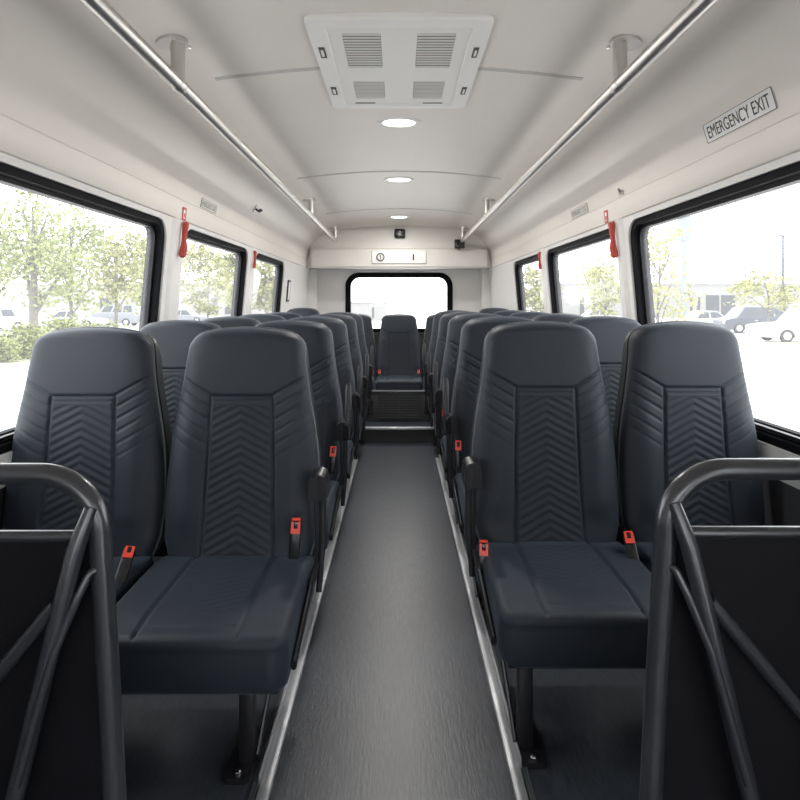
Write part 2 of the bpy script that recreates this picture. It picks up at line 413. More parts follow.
def yfront(x, z, detail=True):
    w = max(halfw(z), .01)
    s = min(1, abs(x) / w)
    puff = .054 * (1 - s ** 7) ** .5 if s < 1 else 0
    top = max(0, ZT - z) / .034
    tf = 1 if top >= 1 else math.sqrt(max(0, 1 - (1 - top) ** 2))
    bot = max(0, z - ZB) / .05
    bf = 1 if bot >= 1 else math.sqrt(max(0, 1 - (1 - bot) ** 2))
    # side bolsters a little proud of the middle in the lower back
    bol = .012 * math.exp(-((abs(x) - .175) / .05) ** 2) * sm((z - .5) / .1) * sm((1.0 - z) / .15)
    y = yspine(z) + .062 - (puff + bol) * tf * bf
    if detail:
        ax = abs(x); g = 0
        if PZB - .02 < z < PZT + .012:
            g = max(g, gro(ax - panel_hw(z) - .004, .008, .005) * sm((z - PZB) / .03 + 1))
        if ax < PXT + .006: g = max(g, gro(z - PZT - .004, .007, .005))
        if ax >= PXT:
            t = ax - PXT
            g = max(g, gro((z - (PZT + .004) - t * .62) * .85, .0065, .0045) * sm((w - ax) / .02))
            for k in range(1, 6):
                fade = (1, .9, .9, .8, .55, .35)[k]
                g = max(g, gro((z - (PZT + .004 - k * .044) - t * .62) * .85, .0048 * fade, .0038) * sm((w - ax) / .012))
        y += g
    return y
def make_backrest():
    nu, nv = 128, 214; mb = MB()
    zs = []
    for j in range(nv + 1):
        t = j / nv; t = t + .035 * math.sin(2 * PI * t) * -1 * .9   # denser rows at both ends
        zs.append(ZB + (ZT - ZB) * t)
    zs[0], zs[-1] = ZB, ZT
    vs = []
    for z in zs:
        w = halfw(z)
        for i in range(nu + 1):
            q = 2 * i / nu - 1; s = .82 * q + .18 * math.sin(q * PI / 2)
            zz = z - .013 * s * s * sm((z - ZT + .2) / .2)
            vs.append((w * s, yfront(w * s, z), zz))
    n = nu + 1; B = len(vs); fs = []
    for j in range(nv):
        for i in range(nu): fs.append((j * n + i, j * n + i + 1, (j + 1) * n + i + 1, (j + 1) * n + i))
    # back skin: edge loop pushed back, closed by coarse grid
    bs = 10; cols = [round(k * nu / bs) for k in range(bs + 1)]; rows = [round(k * nv / 20) for k in range(21)]
    edge = [(0, i) for i in range(nu + 1)] + [(j, nu) for j in range(1, nv + 1)] + [(nv, i) for i in range(nu - 1, -1, -1)] + [(j, 0) for j in range(nv - 1, 0, -1)]
    eb = len(vs)
    for j, i in edge:
        x, y, z = vs[j * n + i]; vs.append((x * .985, y + .022, z - (.004 if z > 1.1 else 0)))
    E = len(edge)
    for k in range(E):
        a, b = edge[k], edge[(k + 1) % E]
        fs.append((a[0] * n + a[1], eb + k, eb + (k + 1) % E, b[0] * n + b[1]))
    c = len(vs); vs.append((0, yspine(.8) + .085, .8))
    for k in range(E): fs.append((eb + k, c, eb + (k + 1) % E))
    mb.add(vs, fs); return mb.mesh('backrest', 70)
def make_panel():
    nu, nv = 60, 190; mb = MB(); vs = []; fs = []
    for j in range(nv + 1):
        z = PZB + (PZT - PZB) * j / nv; hw = panel_hw(z)
        for i in range(nu + 1):
            s = 2 * i / nu - 1; x = s * hw; y = yfront(x, z, False) - .002
            e = min((1 - abs(s)) * hw, PZT - z, z - PZB); y += .009 * (1 - min(1, e / .007)) ** 2
            if z < .968:
                ph = (z + .55 * abs(x)) / .0290
                fr = ph - math.floor(ph)
                rid = (1 - abs(2 * fr - 1) ** 2.2) * (.6 + .4 * fr)
                k = sm((.962 - z) / .012) * sm((hw - abs(x)) / .012)
                y += .0021 * (1 - 1.55 * rid) * k
                fr2 = ph * 2 - math.floor(ph * 2)
                y += .0007 * (1 - abs(2 * fr2 - 1)) * k
            else: y += gro(z - .972, .004, .004)
            vs.append((x, y, z))
    n = nu + 1
    for j in range(nv):
        for i in range(nu): fs.append((j * n + i, j * n + i + 1, (j + 1) * n + i + 1, (j + 1) * n + i))
    mb.add(vs, fs); me = mb.mesh('center_panel', 0); return me
def make_shell():
    mb = MB(); vs = []; fs = []; nu, nv = 16, 40
    for sidei, off in ((0, .024), (1, .105)):
        for j in range(nv + 1):
            z = ZB + .01 + (ZT - ZB - .022) * j / nv
            w = halfw(z) * 1.0 + .001
            for i in range(nu + 1):
                s = 2 * i / nu - 1
                d = off if sidei == 0 else off - .035 * abs(s) ** 4 - .03 * sm((z - 1.1) / .12)
                vs.append((w * s, yspine(z) + .062 + d - (0 if sidei else 0), z - .013 * s * s * sm((z - ZT + .2) / .2)))
    n = nu + 1; H = n * (nv + 1)
    for base, fl in ((0, 1), (H, 0)):
        for j in range(nv):
            for i in range(nu): fs.append((base + j * n + i, base + j * n + i + 1, base + (j + 1) * n + i + 1, base + (j + 1) * n + i))
    ed = [i for i in range(n)] + [j * n + nu for j in range(1, nv + 1)] + [nv * n + i for i in range(nu - 1, -1, -1)] + [j * n for j in range(nv - 1, 0, -1)]
    for k in range(len(ed)): fs.append((ed[k], ed[(k + 1) % len(ed)], H + ed[(k + 1) % len(ed)], H + ed[k]))
    mb.add(vs, fs); return mb.mesh('back_shell', 40)
def make_piping():
    pts = []
    N = 60
    for k in range(N + 1):
        z = ZB + .03 + (ZT - ZB - .03 - .0005) * (1 - (1 - k / N) ** 1.8); pts.append((halfw(z) - .001, yspine(z) + .062 + .006, z - .013 * sm((z - ZT + .2) / .2)))
    right = pts; top = []
    wtop = halfw(ZT - .0005)
    for k in range(1, 12):
        s = 1 - 2 * k / 12; top.append((wtop * s, yspine(ZT) + .068, ZT - .013 * s * s))
    left = [(-x, y, z) for x, y, z in reversed(right)]
    mb = MB(); mb.tube(right + top + left, .0042, 8); return mb.mesh('edge_piping', 60)
CY0, CY1, CZ0, CZ1 = -.455, .035, .305, .462
def make_cushion():
    nu, nv = 90, 80; vs = []; fs = []; mb = MB()
    def hw(y):
        w = .2525; r = .05
        d = y - CY0
        if d < r: w = w - r + math.sqrt(max(0, r * r - (r - d) ** 2))
        return w
    def top(x, y):
        w = hw(y); e1 = w - abs(x); e2 = y - CY0; r = .024
        z = CZ1 + .004 * math.cos(x / .25 * PI / 2) - .012 * sm((y + .05) / .1) - .010 * sm((-.33 - y) / .12)
        e = min(e1, e2)
        if e < r: z -= (r - math.sqrt(max(0, r * r - (r - e) ** 2))) * .9
        g = gro(abs(abs(x) - .128), .008, .0045) * sm((y - CY0) / .02)
        return z - g
    for j in range(nv + 1):
        t = j / nv; y = CY0 + (CY1 - CY0) * (t ** 1.5 * .6 + t * .4); w = hw(y)
        for i in range(nu + 1):
            q = 2 * i / nu - 1; s = .75 * q + .25 * math.sin(q * PI / 2)
            vs.append((w * s, y, top(w * s, y)))
    n = nu + 1
    for j in range(nv):
        for i in range(nu): fs.append((j * n + i, j * n + i + 1, (j + 1) * n + i + 1, (j + 1) * n + i))
    edge = [i for i in range(n)] + [j * n + nu for j in range(1, nv + 1)] + [nv * n + i for i in range(nu - 1, -1, -1)] + [j * n for j in range(nv - 1, 0, -1)]
    E = len(edge); prev = edge
    for lev, (zz, k) in enumerate(((.424, 1.003), (.419, .999), (.41, 1.005), (.36, 1.006), (.325, .998), (CZ0 + .008, .985), (CZ0, .95))):
        cur = []
        for e in edge:
            x, y, z = vs[e]; cur.append(len(vs)); yc = (CY0 + CY1) / 2
            vs.append((x * k, yc + (y - yc) * (k if y < yc else 1), min(zz, z)))
        for q in range(E): fs.append((prev[q], cur[q], cur[(q + 1) % E], prev[(q + 1) % E]))
        prev = cur
    c = len(vs); vs.append((0, -.2, CZ0))
    for q in range(E): fs.append((prev[q], c, prev[(q + 1) % E]))
    mb.add(vs, fs)
    def topf(x, y): return top(x, y)
    # quilted insert lying in the middle of the cushion
    m2 = MB(); v2 = []; f2 = []; a, b = 56, 110
    for j in range(b + 1):
        y = CY0 + .045 + (CY1 - CY0 - .05) * j / b
        for i in range(a + 1):
            s = 2 * i / a - 1; x = s * .1225; e = (1 - abs(s)) * .1225
            z = top(x, y) + .002 - .008 * (1 - min(1, e / .008)) ** 2 - .006 * (1 - min(1, (y - CY0 - .045) / .01)) ** 2
            ph = (y - .55 * abs(x)) / .03; fr = ph - math.floor(ph)
            z += -.0007 * (1 - 1.5 * (1 - abs(2 * fr - 1) ** 2)) * sm((y + .40) / .1) * sm((.1225 - abs(x)) / .03)
            v2.append((x, y, z))
    for j in range(b):
        for i in range(a): f2.append((j * (a + 1) + i, j * (a + 1) + i + 1, (j + 1) * (a + 1) + i + 1, (j + 1) * (a + 1) + i))
    m2.add(v2, f2)
    return mb.mesh('seat_cushion', 60), m2.mesh('cushion_panel', 0)
ME = {}
ME['backrest'] = make_backrest(); ME['center_panel'] = make_panel(); ME['back_shell'] = make_shell(); ME['edge_piping'] = make_piping()
ME['seat_cushion'], ME['cushion_panel'] = make_cushion()
ME['seat_frame'] = MB().box(-.225, .225, -.40, .10, .272, .303, .008).mesh('seat_frame')
def buckle_meshes():
    body = MB().box(-.017, .017, -.016, .016, -.085, .036, .006, 2)
    # red face with a dark slot
    btn = MB().prism([(-.014, -.004), (.014, -.004), (.014, .033), (.006, .033), (.006, .012), (-.006, .012), (-.006, .033), (-.014, .033)], lambda u, v, a: (u, a, v), -.0195, -.012)
    top = MB().box(-.014, .014, -.013, .013, .034, .040, .003)
    slot = MB().box(-.006, .006, -.0185, -.012, .012, .033, .001)
    return body.mesh('belt_buckle'), btn.mesh('release_button'), top.mesh('button_top'), slot.mesh('latch_slot')
ME['belt_buckle'], ME['release_button'], ME['button_top'], ME['latch_slot'] = buckle_meshes()
def side_meshes(a):
    """aisle-side hardware; a = +1 when the aisle is towards +x of the seat"""
    d = {}
    # folded pivot: inverted U strap with a rounded top
    out = [(-.022, .0)] + [(-.022 + 0, .055)] + [(-.022 * math.cos(k * PI / 10), .068 + .026 * math.sin(k * PI / 10)) for k in range(11)] + [(.022, .055), (.022, 0)]
    inn = [(-.008, 0)] + [(-.008 * math.cos(k * PI / 10), .060 + .014 * math.sin(k * PI / 10)) for k in range(11)] + [(.008, 0)]
    f = lambda u, v, y: (a * (.277 + u), y, .660 + v)
    d['arm_pivot'] = MB().prism([(-.036, 0)] + [(-.006 - .030 * math.cos(k * PI / 14), .058 + .030 * math.sin(k * PI / 14)) for k in range(15)] + [(.024, 0)], f, -.030, .06).mesh('arm_pivot', 30)
    d['pivot_shade'] = MB().prism([(-.002, .004)] + [(.004 + .016 * math.cos(PI * .62 - k * PI * .62 / 10) - .0,   .056 + .022 * math.sin(PI * .62 - k * PI * .62 / 10)) for k in range(11)] + [(.020, .004)], f, -.033, -.027).mesh('pivot_shade', 30)  # dark slab painting the shade of the hollow inside the pivot
    d['hinge_bracket'] = MB().tube([(a * .279, .035, .655), (a * .279, .04, .50), (a * .268, .03, .33)], [.013, .012, .010], 10, sx=.55).mesh('hinge_bracket')
    d['hinge_strut'] = MB().tube([(a * .262, .0, .655), (a * .266, .0, .54), (a * .262, .005, .40)], .006, 8).mesh('hinge_strut')
    d['side_trim'] = MB().tube(bend([(a * .262, .03, .425), (a * .264, -.13, .425), (a * .262, -.40, .352)], .1), [.016] + [.017] * 8 + [.015, .015], 12, sx=.55).mesh('side_trim')
    d['armrest'] = MB().tube([(a * .288, .055, .70), (a * .290, .060, .72), (a * .291, .067, .80), (a * .290, .082, .90), (a * .290, .084, .915), (a * .290, .085, .922)], [.012, .0155, .016, .0145, .010, .003], 12, sx=.6).mesh('armrest')
    return d
SIDE = {1: side_meshes(1), -1: side_meshes(-1)}
def leg_meshes(lx, a, ly):
    post = MB().box(lx - .0205, lx + .0205, ly - .02, ly + .025, .012, .275, .006)
    foot = MB().prism([(-.034, -.085), (-.024, -.095), (.024, -.095), (.034, -.085), (.034, .10), (-.034, .10)], lambda u, v, z: (lx + u - a * .014, ly + .02 + v, z), .001, .016)
    bolt = MB().lathe([(.0085, 0), (.0085, .006), (.005, .009), (.001, .0095)], 12, Matrix.Translation((lx - a * .012, ly - .055, .016)))
    brace = MB().tube([(lx + a * .028, ly - .01, .03), (lx + a * .034, ly + .16, .16), (lx + a * .034, ly + .30, .272)], .011, 8, sx=.6)
    return post.mesh('leg'), foot.mesh('foot_plate'), bolt.mesh('bolt'), brace.mesh('leg_brace')
LEG = {('L',): leg_meshes(.116, 1, -.285), ('R',): leg_meshes(-.165, -1, -.335), ('W1',): leg_meshes(-.15, 1, -.335), ('W-1',): leg_meshes(.15, -1, -.335)}

def seat(loc, kind, side, label, group, arm=True, sc=1.0, wide=1.0):
    """kind: aisle / window / rear; side: -1 left of the aisle, +1 right"""
    t = empty('bus_seat', loc, 0, sc); tag(t, label, 'seat', group)
    b = put('backrest', ME['backrest'], M['fabric'], t)
    put('center_panel', ME['center_panel'], M['insert'], b)['label'] = 'chevron quilted panel'
    put('edge_piping', ME['edge_piping'], M['piping'], b)['label'] = 'grey edge piping'
    put('back_shell', ME['back_shell'], M['shell'], t)
    c = put('seat_cushion', ME['seat_cushion'], M['fabric'], t)
    put('cushion_panel', ME['cushion_panel'], M['insert'], c)
    put('seat_frame', ME['seat_frame'], M['blackm'], t)
    def buckle(x, y, z, rx=0, rz=0, ry=0):
        k = put('belt_buckle', ME['belt_buckle'], M['blackp'], t, (x, y, z)); k.rotation_euler = (rx, ry, rz)
        put('release_button', ME['release_button'], M['red'], k)['label'] = 'red release button'
        put('button_top', ME['button_top'], M['red'], k)['label'] = 'red button top'
        put('latch_slot', ME['latch_slot'], M['gloss'], k)
    if kind == 'aisle':
        a = -side; S = SIDE[a]
        pv = put('arm_pivot', S['arm_pivot'], M['blackp'], t); put('pivot_shade', S['pivot_shade'], M['gloss'], pv)
        put('hinge_bracket', S['hinge_bracket'], M['blackm'], t); put('hinge_strut', S['hinge_strut'], M['blackm'], t)
        put('side_trim', S['side_trim'], M['blackp'], t)
        if arm: put('armrest', S['armrest'], M['arm'], t)
        lg = LEG[('L' if side < 0 else 'R',)]
        leg = put('leg', lg[0], M['blackm'], t); put('foot_plate', lg[1], M['blackm'], leg); put('bolt', lg[2], M['chrome'], leg)['label'] = 'chrome bolt'
        put('leg_brace', lg[3], M['blackm'], t)
        if side < 0: buckle(.207 if not arm else .232, -.055, .572 if not arm else .60, -.12, .1, .06)
        else: buckle(-.245, -.085, .462 if not arm else .60, -.2, -.1)
        if side > 0: buckle(.232, -.085, .492, -.75, -.25, -.15)
    elif kind == 'window':
        lg = LEG[('W%d' % -side,)]
        leg = put('leg', lg[0], M['blackm'], t); put('foot_plate', lg[1], M['blackm'], leg)
        if side < 0: buckle(.226, -.095, .497, -.95, .25, .2)
    else:
        for s in (-1, 1): buckle(s * .222, -.06, .50, -.3)
    t.scale.x *= wide
    if side < 0 and kind != 'rear': t.scale.z = .986
    return t
ROWN = ['front', 'second', 'third', 'fourth', 'fifth']
for r in range(5):
    yl, yr = 1.905 + .82 * r, 2.005 + .82 * r
    row = ROWN[r] + ' row'
    seat((-.547, yl, 0), 'aisle', -1, 'charcoal quilted bus seat beside the aisle, %s on the left' % row, 'bus seats left of the aisle', arm=r > 0, wide=1.03)
    seat((-1.099, yl, 0), 'window', -1, 'charcoal quilted bus seat at the left windows, %s' % row, 'bus seats along the left windows', wide=1.06)
    seat((.536, yr, 0), 'aisle', 1, 'charcoal quilted bus seat beside the aisle, %s on the right' % row, 'bus seats right of the aisle', arm=r > 0, wide=1.03)
    seat((1.073, yr, 0), 'window', 1, 'charcoal quilted bus seat at the right windows, %s' % row, 'bus seats along the right windows')
seat((0.0, 6.08, .14), 'rear', 1, 'charcoal bus seat facing down the aisle above the heater grille, centre of the rear row', 'bus seats of the rear row', sc=.845, wide=1.10)
seat((-.468, 6.08, .14), 'rear', 1, 'charcoal bus seat of the rear row just left of the centre seat', 'bus seats of the rear row', sc=.845)
seat((.468, 6.08, .14), 'rear', 1, 'charcoal bus seat of the rear row just right of the centre seat', 'bus seats of the rear row', sc=.845)
seat((-1.045, 6.08, .14), 'rear', 1, 'charcoal bus seat of the rear row in the left window corner', 'bus seats of the rear row', sc=.90)
seat((1.045, 6.08, .14), 'rear', 1, 'charcoal bus seat of the rear row in the right window corner', 'bus seats of the rear row', sc=.90)

# heater plinth under the rear centre seat
ht = empty('heater_box', (0, 5.60, .141)); tag(ht, 'dark metal heater box with a slatted grille under the rear centre seat', 'heater')
MB().box(-.325, .325, 0, .085, 0, .285, .006).build('body', M['heater'], ht)
MB().box(-.335, .335, -.015, .088, .286, .299, .003).build('top_strip', M['alud'], ht)['label'] = 'lighter top edge'
gr = MB().box(-.205, .205, -.006, -.001, .025, .265).build('grille', M['dark'], ht)
for k in range(9): MB().box(-.20, .20, -.012, -.007, .035 + k * .0255, .046 + k * .0255).build('grille_slat', M['heater'], gr)
MB().box(-.006, .006, -.014, -.0125, .028, .262).build('grille_bar', M['heater'], gr)
for s in (-1, 1): MB().box(s * .25, s * .30, -.012, -.001, .085, .20, .004).build('latch_block', M['gloss'], ht)

# ------------------------------------------------------------------ foreground barriers
def barrier(s, label, D, o, up=0.0):
    """o: offset of the whole frame in metres towards the aisle; D: distance of the barrier plane"""
    px = .5 - o
    t = empty('passenger_barrier', (s * px, D, 0)); tag(t, label, 'barrier', 'barriers in front of the seats')
    out = s * (1.36 - px)
    P = lambda x, z, y=0: (s * x, y, z + up * min(1, z / .3))      # x grows towards the window wall
    MB().tube(bend([(out, 0, 1.002 + up), P(.016, 1.002), P(-.008, .60), P(-.038, .002)], .105, 12), .0185, 18).build('frame_tube', M['tube'], t)
    MB().tube([P(.035, .893), (out, 0, .893 + up)], .0105, 12).build('crossbar', M['tube'], t)
    MB().tube([P(.018, .948, -.012), P(.034, .885, -.032), P(.088, .66, -.036), P(.246, .002, -.036)], [.011, .0145, .0145, .0145], 14).build('strut', M['tube'], t)
    MB().tube(bend([P(.001, .80, -.002), P(.008, .862, -.012), P(.033, .80, -.030), P(.066, .71, -.044), P(.122, .50, -.052)], .05, 6), .0072, 12).build('inner_brace', M['tube'], t)
    MB().tube([P(.072, .787, -.020), P(.40, .395, -.008), P(.70, .03, -.004)], .0125, 12).build('diagonal_brace', M['tube'], t)
    MB().prism([(s * -.015, .06), (out, .06), (out, .885 + up), (s * .018, .885 + up)], lambda u, v, a: (u, a, v), .004, .018).build('panel', M['panel'], t)['label'] = 'black board'
    return t
barrier(-1, 'black tubular barrier with a black board, standing before the left front seats', 1.0, -.012)
barrier(1, 'black tubular barrier with a black board, standing before the right front seats', .99, .049, .011)

# ------------------------------------------------------------------ ceiling fittings
ZV = 2.336
v = empty('ceiling_vent', (0, 2.507, ZV)); tag(v, 'large white air conditioning vent unit with four grilles on the ceiling', 'vent')
VO = rrect(-.343, .343, -.470, .470, .03, 4); VI = rrect(-.268, .268, -.400, .425, .015, 4)
def vframe():
    mb = MB(); lo = VO; li = VI; n = len(lo)
    vs = [(x, y, .004) for x, y in lo] + [(x, y, -.018) for x, y in lo] + [(x * .988, y * .988, -.027) for x, y in lo] + [(x * 1.02, y * 1.02, -.027) for x, y in li] + [(x, y, -.020) for x, y in li] + [(x, y, .004) for x, y in li]
    fs = []
    for r in range(6):
        q = (r + 1) % 6
        for i in range(n): j = (i + 1) % n; fs.append((r * n + i, r * n + j, q * n + j, q * n + i))
    mb.add(vs, fs); return mb
vframe().build('frame', M['vent_white'], v, ang=30)
GR = [(-.218, -.070, -.345, -.03), (.070, .218, -.345, -.03), (-.212, -.068, .12, .345), (.068, .212, .12, .345)]
mb = MB(); holed(mb, VI, [rrect(a, b, c, d, .006, 2) for a, b, c, d in GR], lambda u, w_, a: (u, w_, a), -.0195, -.013)
mb.build('center_cover', M['white'], v, ang=30)
for a, b, c, d in GR:
    g = MB().box(a - .005, b + .005, c - .005, d + .005, -.0085, -.0068).build('grille', M['vent_dark'], v)
    N = 13
    for k in range(N):
        yy = c + (k + .5) * (d - c) / N; p = (d - c) / N
        MB().box(a + .001, b - .001, yy - p * .33, yy + p * .33, -.0193, -.0180).build('grille_slat', M['slat'], g)
for sx in (-1, 1):
    for yy in (-.20, .215):
        MB().box(sx * .296, sx * .318, yy - .045, yy + .045, -.030, -.0265, .001).build('catch', M['vent_dark'], v)
        MB().box(sx * .3025, sx * .3115, yy - .025, yy + .025, -.033, -.0301, .001).build('catch_tab', M['vent_white'], v)
    MB().box(sx * .17 - .05, sx * .17 + .05, .399, .407, -.0215, -.0192, .0005).build('label_strip', M['vent_dark'], v)
for i, (yy, lab) in enumerate(((3.27, 'round glowing ceiling lamp just behind the vent'), (4.78, 'round glowing ceiling lamp in the middle of the bus'), (6.85, 'round glowing ceiling lamp near the bulkhead'))):
    t = empty('ceiling_light', (0, yy, 2.335)); tag(t, lab, 'ceiling light', 'ceiling lamps along the aisle'); t.scale = (1.16, .78, 1)
    MB().lathe([(.088, -.008), (.104, -.008), (.112, -.002), (.112, .004), (.088, .004)], 32).build('rim', M['white'], t)
    MB().lathe([(.086, -.004), (.075, -.011), (.04, -.014), (.002, -.015)], 32).build('diffuser', M['led'], t)['label'] = 'glowing diffuser'

# handrails
def handrail(s, label):
    t = empty('handrail', (s * .822, 0, 2.112)); tag(t, label, 'handrail', 'ceiling handrails')
    MB().tube([(0, -1.55, 0), (0, 7.46, 0)], .0265, 20).build('rail_tube', M['steel'], t)
    for yy in (.35, 2.13, 5.36, 7.36):
        zt = zc(.822) - 2.112 + .004
        p = MB().lathe([(.0255, .0), (.0255, zt)], 20, Matrix.Translation((0, yy, 0))).build('post', M['steel'], t)
        MB().lathe([(.056, zt - .018), (.058, zt - .012), (.058, zt + .004), (.03, zt + .004)], 28, Matrix.Translation((s * 0, yy, 0)) @ Matrix.Rotation(s * .14, 4, 'Y')).build('flange', M['steel'], p)
        MB().lathe([(.0272, -.030), (.0290, -.026), (.0290, .026), (.0272, .030)], 20, Matrix.Translation((0, yy, 0)) @ Matrix.Rotation(PI / 2, 4, 'X')).build('collar', M['steel'], p)
        for k in range(3):
            a = k * 2.094 + .5
            MB().lathe([(.006, zt - .024), (.006, zt - .014)], 8, Matrix.Translation((.042 * math.cos(a), yy + .042 * math.sin(a), 0))).build('screw', M['chrome'], p)
handrail(-1, 'long steel ceiling handrail on the left side'); handrail(1, 'long steel ceiling handrail on the side of the EMERGENCY EXIT sign')

# ------------------------------------------------------------------ signs and small fittings
def text_mesh(txt, size, name='lettering'):
    cu = bpy.data.curves.new(name, 'FONT'); cu.body = txt; cu.size = size; cu.align_x = 'CENTER'; cu.align_y = 'CENTER'; cu.extrude = .0004
    o = bpy.data.objects.new(name, cu); COL.objects.link(o)
    me = bpy.data.meshes.new_from_object(o.evaluated_get(bpy.context.evaluated_depsgraph_get()))
    bpy.data.objects.remove(o); bpy.data.curves.remove(cu); return me
def cove_frame(s, y, z):
    """matrix whose x runs along the reading direction, y up the cove, z out into the bus"""
    x = xcove(z) - .0025
    up = Vector((s * (xcove(z + .03) - xcove(z - .03)) / .06, 0, 1)).normalized(); rd = Vector((0, -s, 0)); nr = rd.cross(up)
    m = Matrix((rd, up, nr)).transposed().to_4x4(); m.translation = (s * x, y, z); return m
def cove_sign(s, y, z, L, H, label, m_bg, m_tx, frame):
    t = empty('wall_sign'); t.matrix_world = cove_frame(s, y, z); tag(t, label, 'sign')
    MB().prism(rrect(-L / 2, L / 2, -H / 2, H / 2, .004, 3), lambda u, v, a: (u, v, a), .0, .0025).build('plate', m_bg, t)
    MB().ring(rrect(-L / 2, L / 2, -H / 2, H / 2, .004, 3), rrect(-L / 2 + frame, L / 2 - frame, -H / 2 + frame, H / 2 - frame, .003, 3), lambda u, v, a: (u, v, a), .0022, .0035).build('border', m_tx, t)
    me = text_mesh('EMERGENCY EXIT', H * .80); o = put('lettering', me, m_tx, t, (0, 0, .0032))
    xs = [v.co.x for v in me.vertices]; ys = [v.co.y for v in me.vertices]
    k = (L * .90) / (max(xs) - min(xs)); o.scale = (k, H * .62 / (max(ys) - min(ys)), 1)
    o.location = (-(max(xs) + min(xs)) / 2 * k, -(max(ys) + min(ys)) / 2 * o.scale[1], .0032)
cove_sign(1, 2.065, 1.968, .415, .075, 'white sign reading EMERGENCY EXIT in dark capitals over the big right window', M['signw'], M['text'], .0018)
cove_sign(-1, 3.70, 1.925, .29, .058, 'small pale sign with grey capitals above the second left window', M['signg'], M['textf'], .003)
cove_sign(1, 3.90, 1.925, .34, .062, 'small pale sign with grey capitals above the second right window', M['signg'], M['textf'], .003)

def wall_frame(s, y, z, off=0.0):
    up = Vector((-s * .088, 0, 1)).normalized(); rd = Vector((0, -s, 0)); nr = rd.cross(up)
    m = Matrix((rd, up, nr)).transposed().to_4x4(); m.translation = (s * (xw(z) - off), y, z); return m
def red_label(s, y, z, label):
    t = empty('warning_label'); t.matrix_world = wall_frame(s, y, z, .0125); tag(t, label, 'label')
    MB().ring(rrect(-.026, .026, -.038, .038, .005, 3), rrect(-.016, .016, -.026, .026, .003, 3), lambda u, v, a: (u, v, a), 0, .003).build('border', M['redl'], t)
    MB().prism(rrect(-.017, .017, -.027, .027, .003, 3), lambda u, v, a: (u, v, a), .0, .002).build('face', M['signw'], t)
    MB().box(-.008, .008, -.02, .004, .002, .003).build('mark', M['redl'], t)
red_label(-1, 3.30, 1.812, 'small red and white label above the front red handle on the left wall')
red_label(1, 3.42, 1.815, 'small red and white label above the front red handle on the right wall')
def red_handle(s, y, z, label, sc=1.0):
    t = empty('release_handle', sc=sc); t.matrix_world = wall_frame(s, y, z, .022) @ Matrix.Diagonal((sc * sc * sc, sc, sc, 1)); tag(t, label, 'handle', 'red window release handles')
    MB().tube([(-s * .036, .004, -.005), (-s * .02, .004, .012), (0, -.004, .02), (s * .010, -.03, .022), (s * .012, -.08, .022), (s * .013, -.12, .022), (s * .016, -.155, .023), (s * .018, -.185, .022), (s * .018, -.194, .022)],
              [.013, .017, .018, .017, .0135, .015, .0205, .020, .009], 14, sx=.8).build('grip', M['redh'], t)
    MB().tube([(s * .006, -.10, .034), (s * .008, -.14, .040), (s * .010, -.18, .038)], [.003, .005, .003], 8).build('rib', M['redl'], t)
    MB().lathe([(.018, 0), (.018, .012), (.010, .016)], 16, Matrix.Translation((-s * .030, .004, -.018))).build('mount', M['redh'], t)
red_handle(-1, 3.265, 1.752, 'red window release handle hanging at the front edge of the second left window')
red_handle(1, 3.28, 1.752, 'red window release handle hanging at the front edge of the second right window')
red_handle(-1, 4.87, 1.735, 'red window release handle hanging at the front edge of the third left window', .72)
red_handle(1, 5.00, 1.735, 'red window release handle hanging at the front edge of the third right window', .72)

t = empty('wall_plaque'); t.matrix_world = wall_frame(-1, 6.62, 1.44, .001); tag(t, 'slim black framed panel on the left wall behind the third window', 'panel')
MB().ring(rrect(-.07, .07, -.125, .125, .01, 3), rrect(-.038, .052, -.10, .10, .006, 3), lambda u, v, a: (u, v, a), 0, .012).build('frame', M['blackp'], t)
MB().prism(rrect(-.039, .053, -.101, .101, .006, 3), lambda u, v, a: (u, v, a), 0, .012).build('face', M['signw'], t)

t = empty('coat_hook'); t.matrix_world = cove_frame(-1, 4.69, 2.07); tag(t, 'small grey metal hook on the left upper panel', 'hook')
MB().box(-.045, .045, -.03, .03, 0, .006, .002).build('plate', M['steel'], t)
MB().tube([(-.02, .0, .005), (-.02, -.005, .03), (-.02, .02, .045)], .009, 10).build('hook_prong', M['alud'], t)
MB().tube([(.02, .0, .005), (.02, -.005, .03), (.02, .02, .045)], .009, 10).build('hook_prong', M['alud'], t)
t = empty('panel_latch'); t.matrix_world = cove_frame(1, 3.17, 1.912); tag(t, 'tiny metal latch on the panel above the right window pillar', 'latch')
MB().box(-.03, .03, -.012, .012, 0, .008, .003).build('plate', M['steel'], t)
MB().tube([(.0, .0, .006), (.02, .02, .02)], .006, 8).build('lever', M['steel'], t)

# bulkhead devices
t = empty('camera_box', (.01, 7.68, 2.225)); tag(t, 'small black camera box centred high on the bulkhead', 'camera')
MB().box(-.072, .072, -.075, -.001, -.06, .06, .02, 3).build('housing', M['blackp'], t)
for dz in (.022, -.022):
    MB().lathe([(.016, .0), (.016, .008), (.009, .010)], 16, Matrix.Translation((0, -.074, dz)) @ Matrix.Rotation(PI / 2, 4, 'X')).build('lens', M['lens'], t)
t = empty('speaker_box', (.795, 7.583, 2.075)); tag(t, 'small black square speaker at the right end of the bulkhead under the handrail', 'speaker')
MB().box(-.064, .064, -.09, .004, -.058, .058, .006, 2).build('housing', M['gloss'], t)
MB().lathe([(.034, 0), (.034, .006), (.020, .006), (.012, .001)], 20, Matrix.Translation((0, -.0905, .0)) @ Matrix.Rotation(PI / 2, 4, 'X')).build('speaker_cone', M['shell'], t)
MB().tube([(0, -.045, -.057), (0, -.045, -.08)], .008, 8).build('stub', M['blackp'], t)
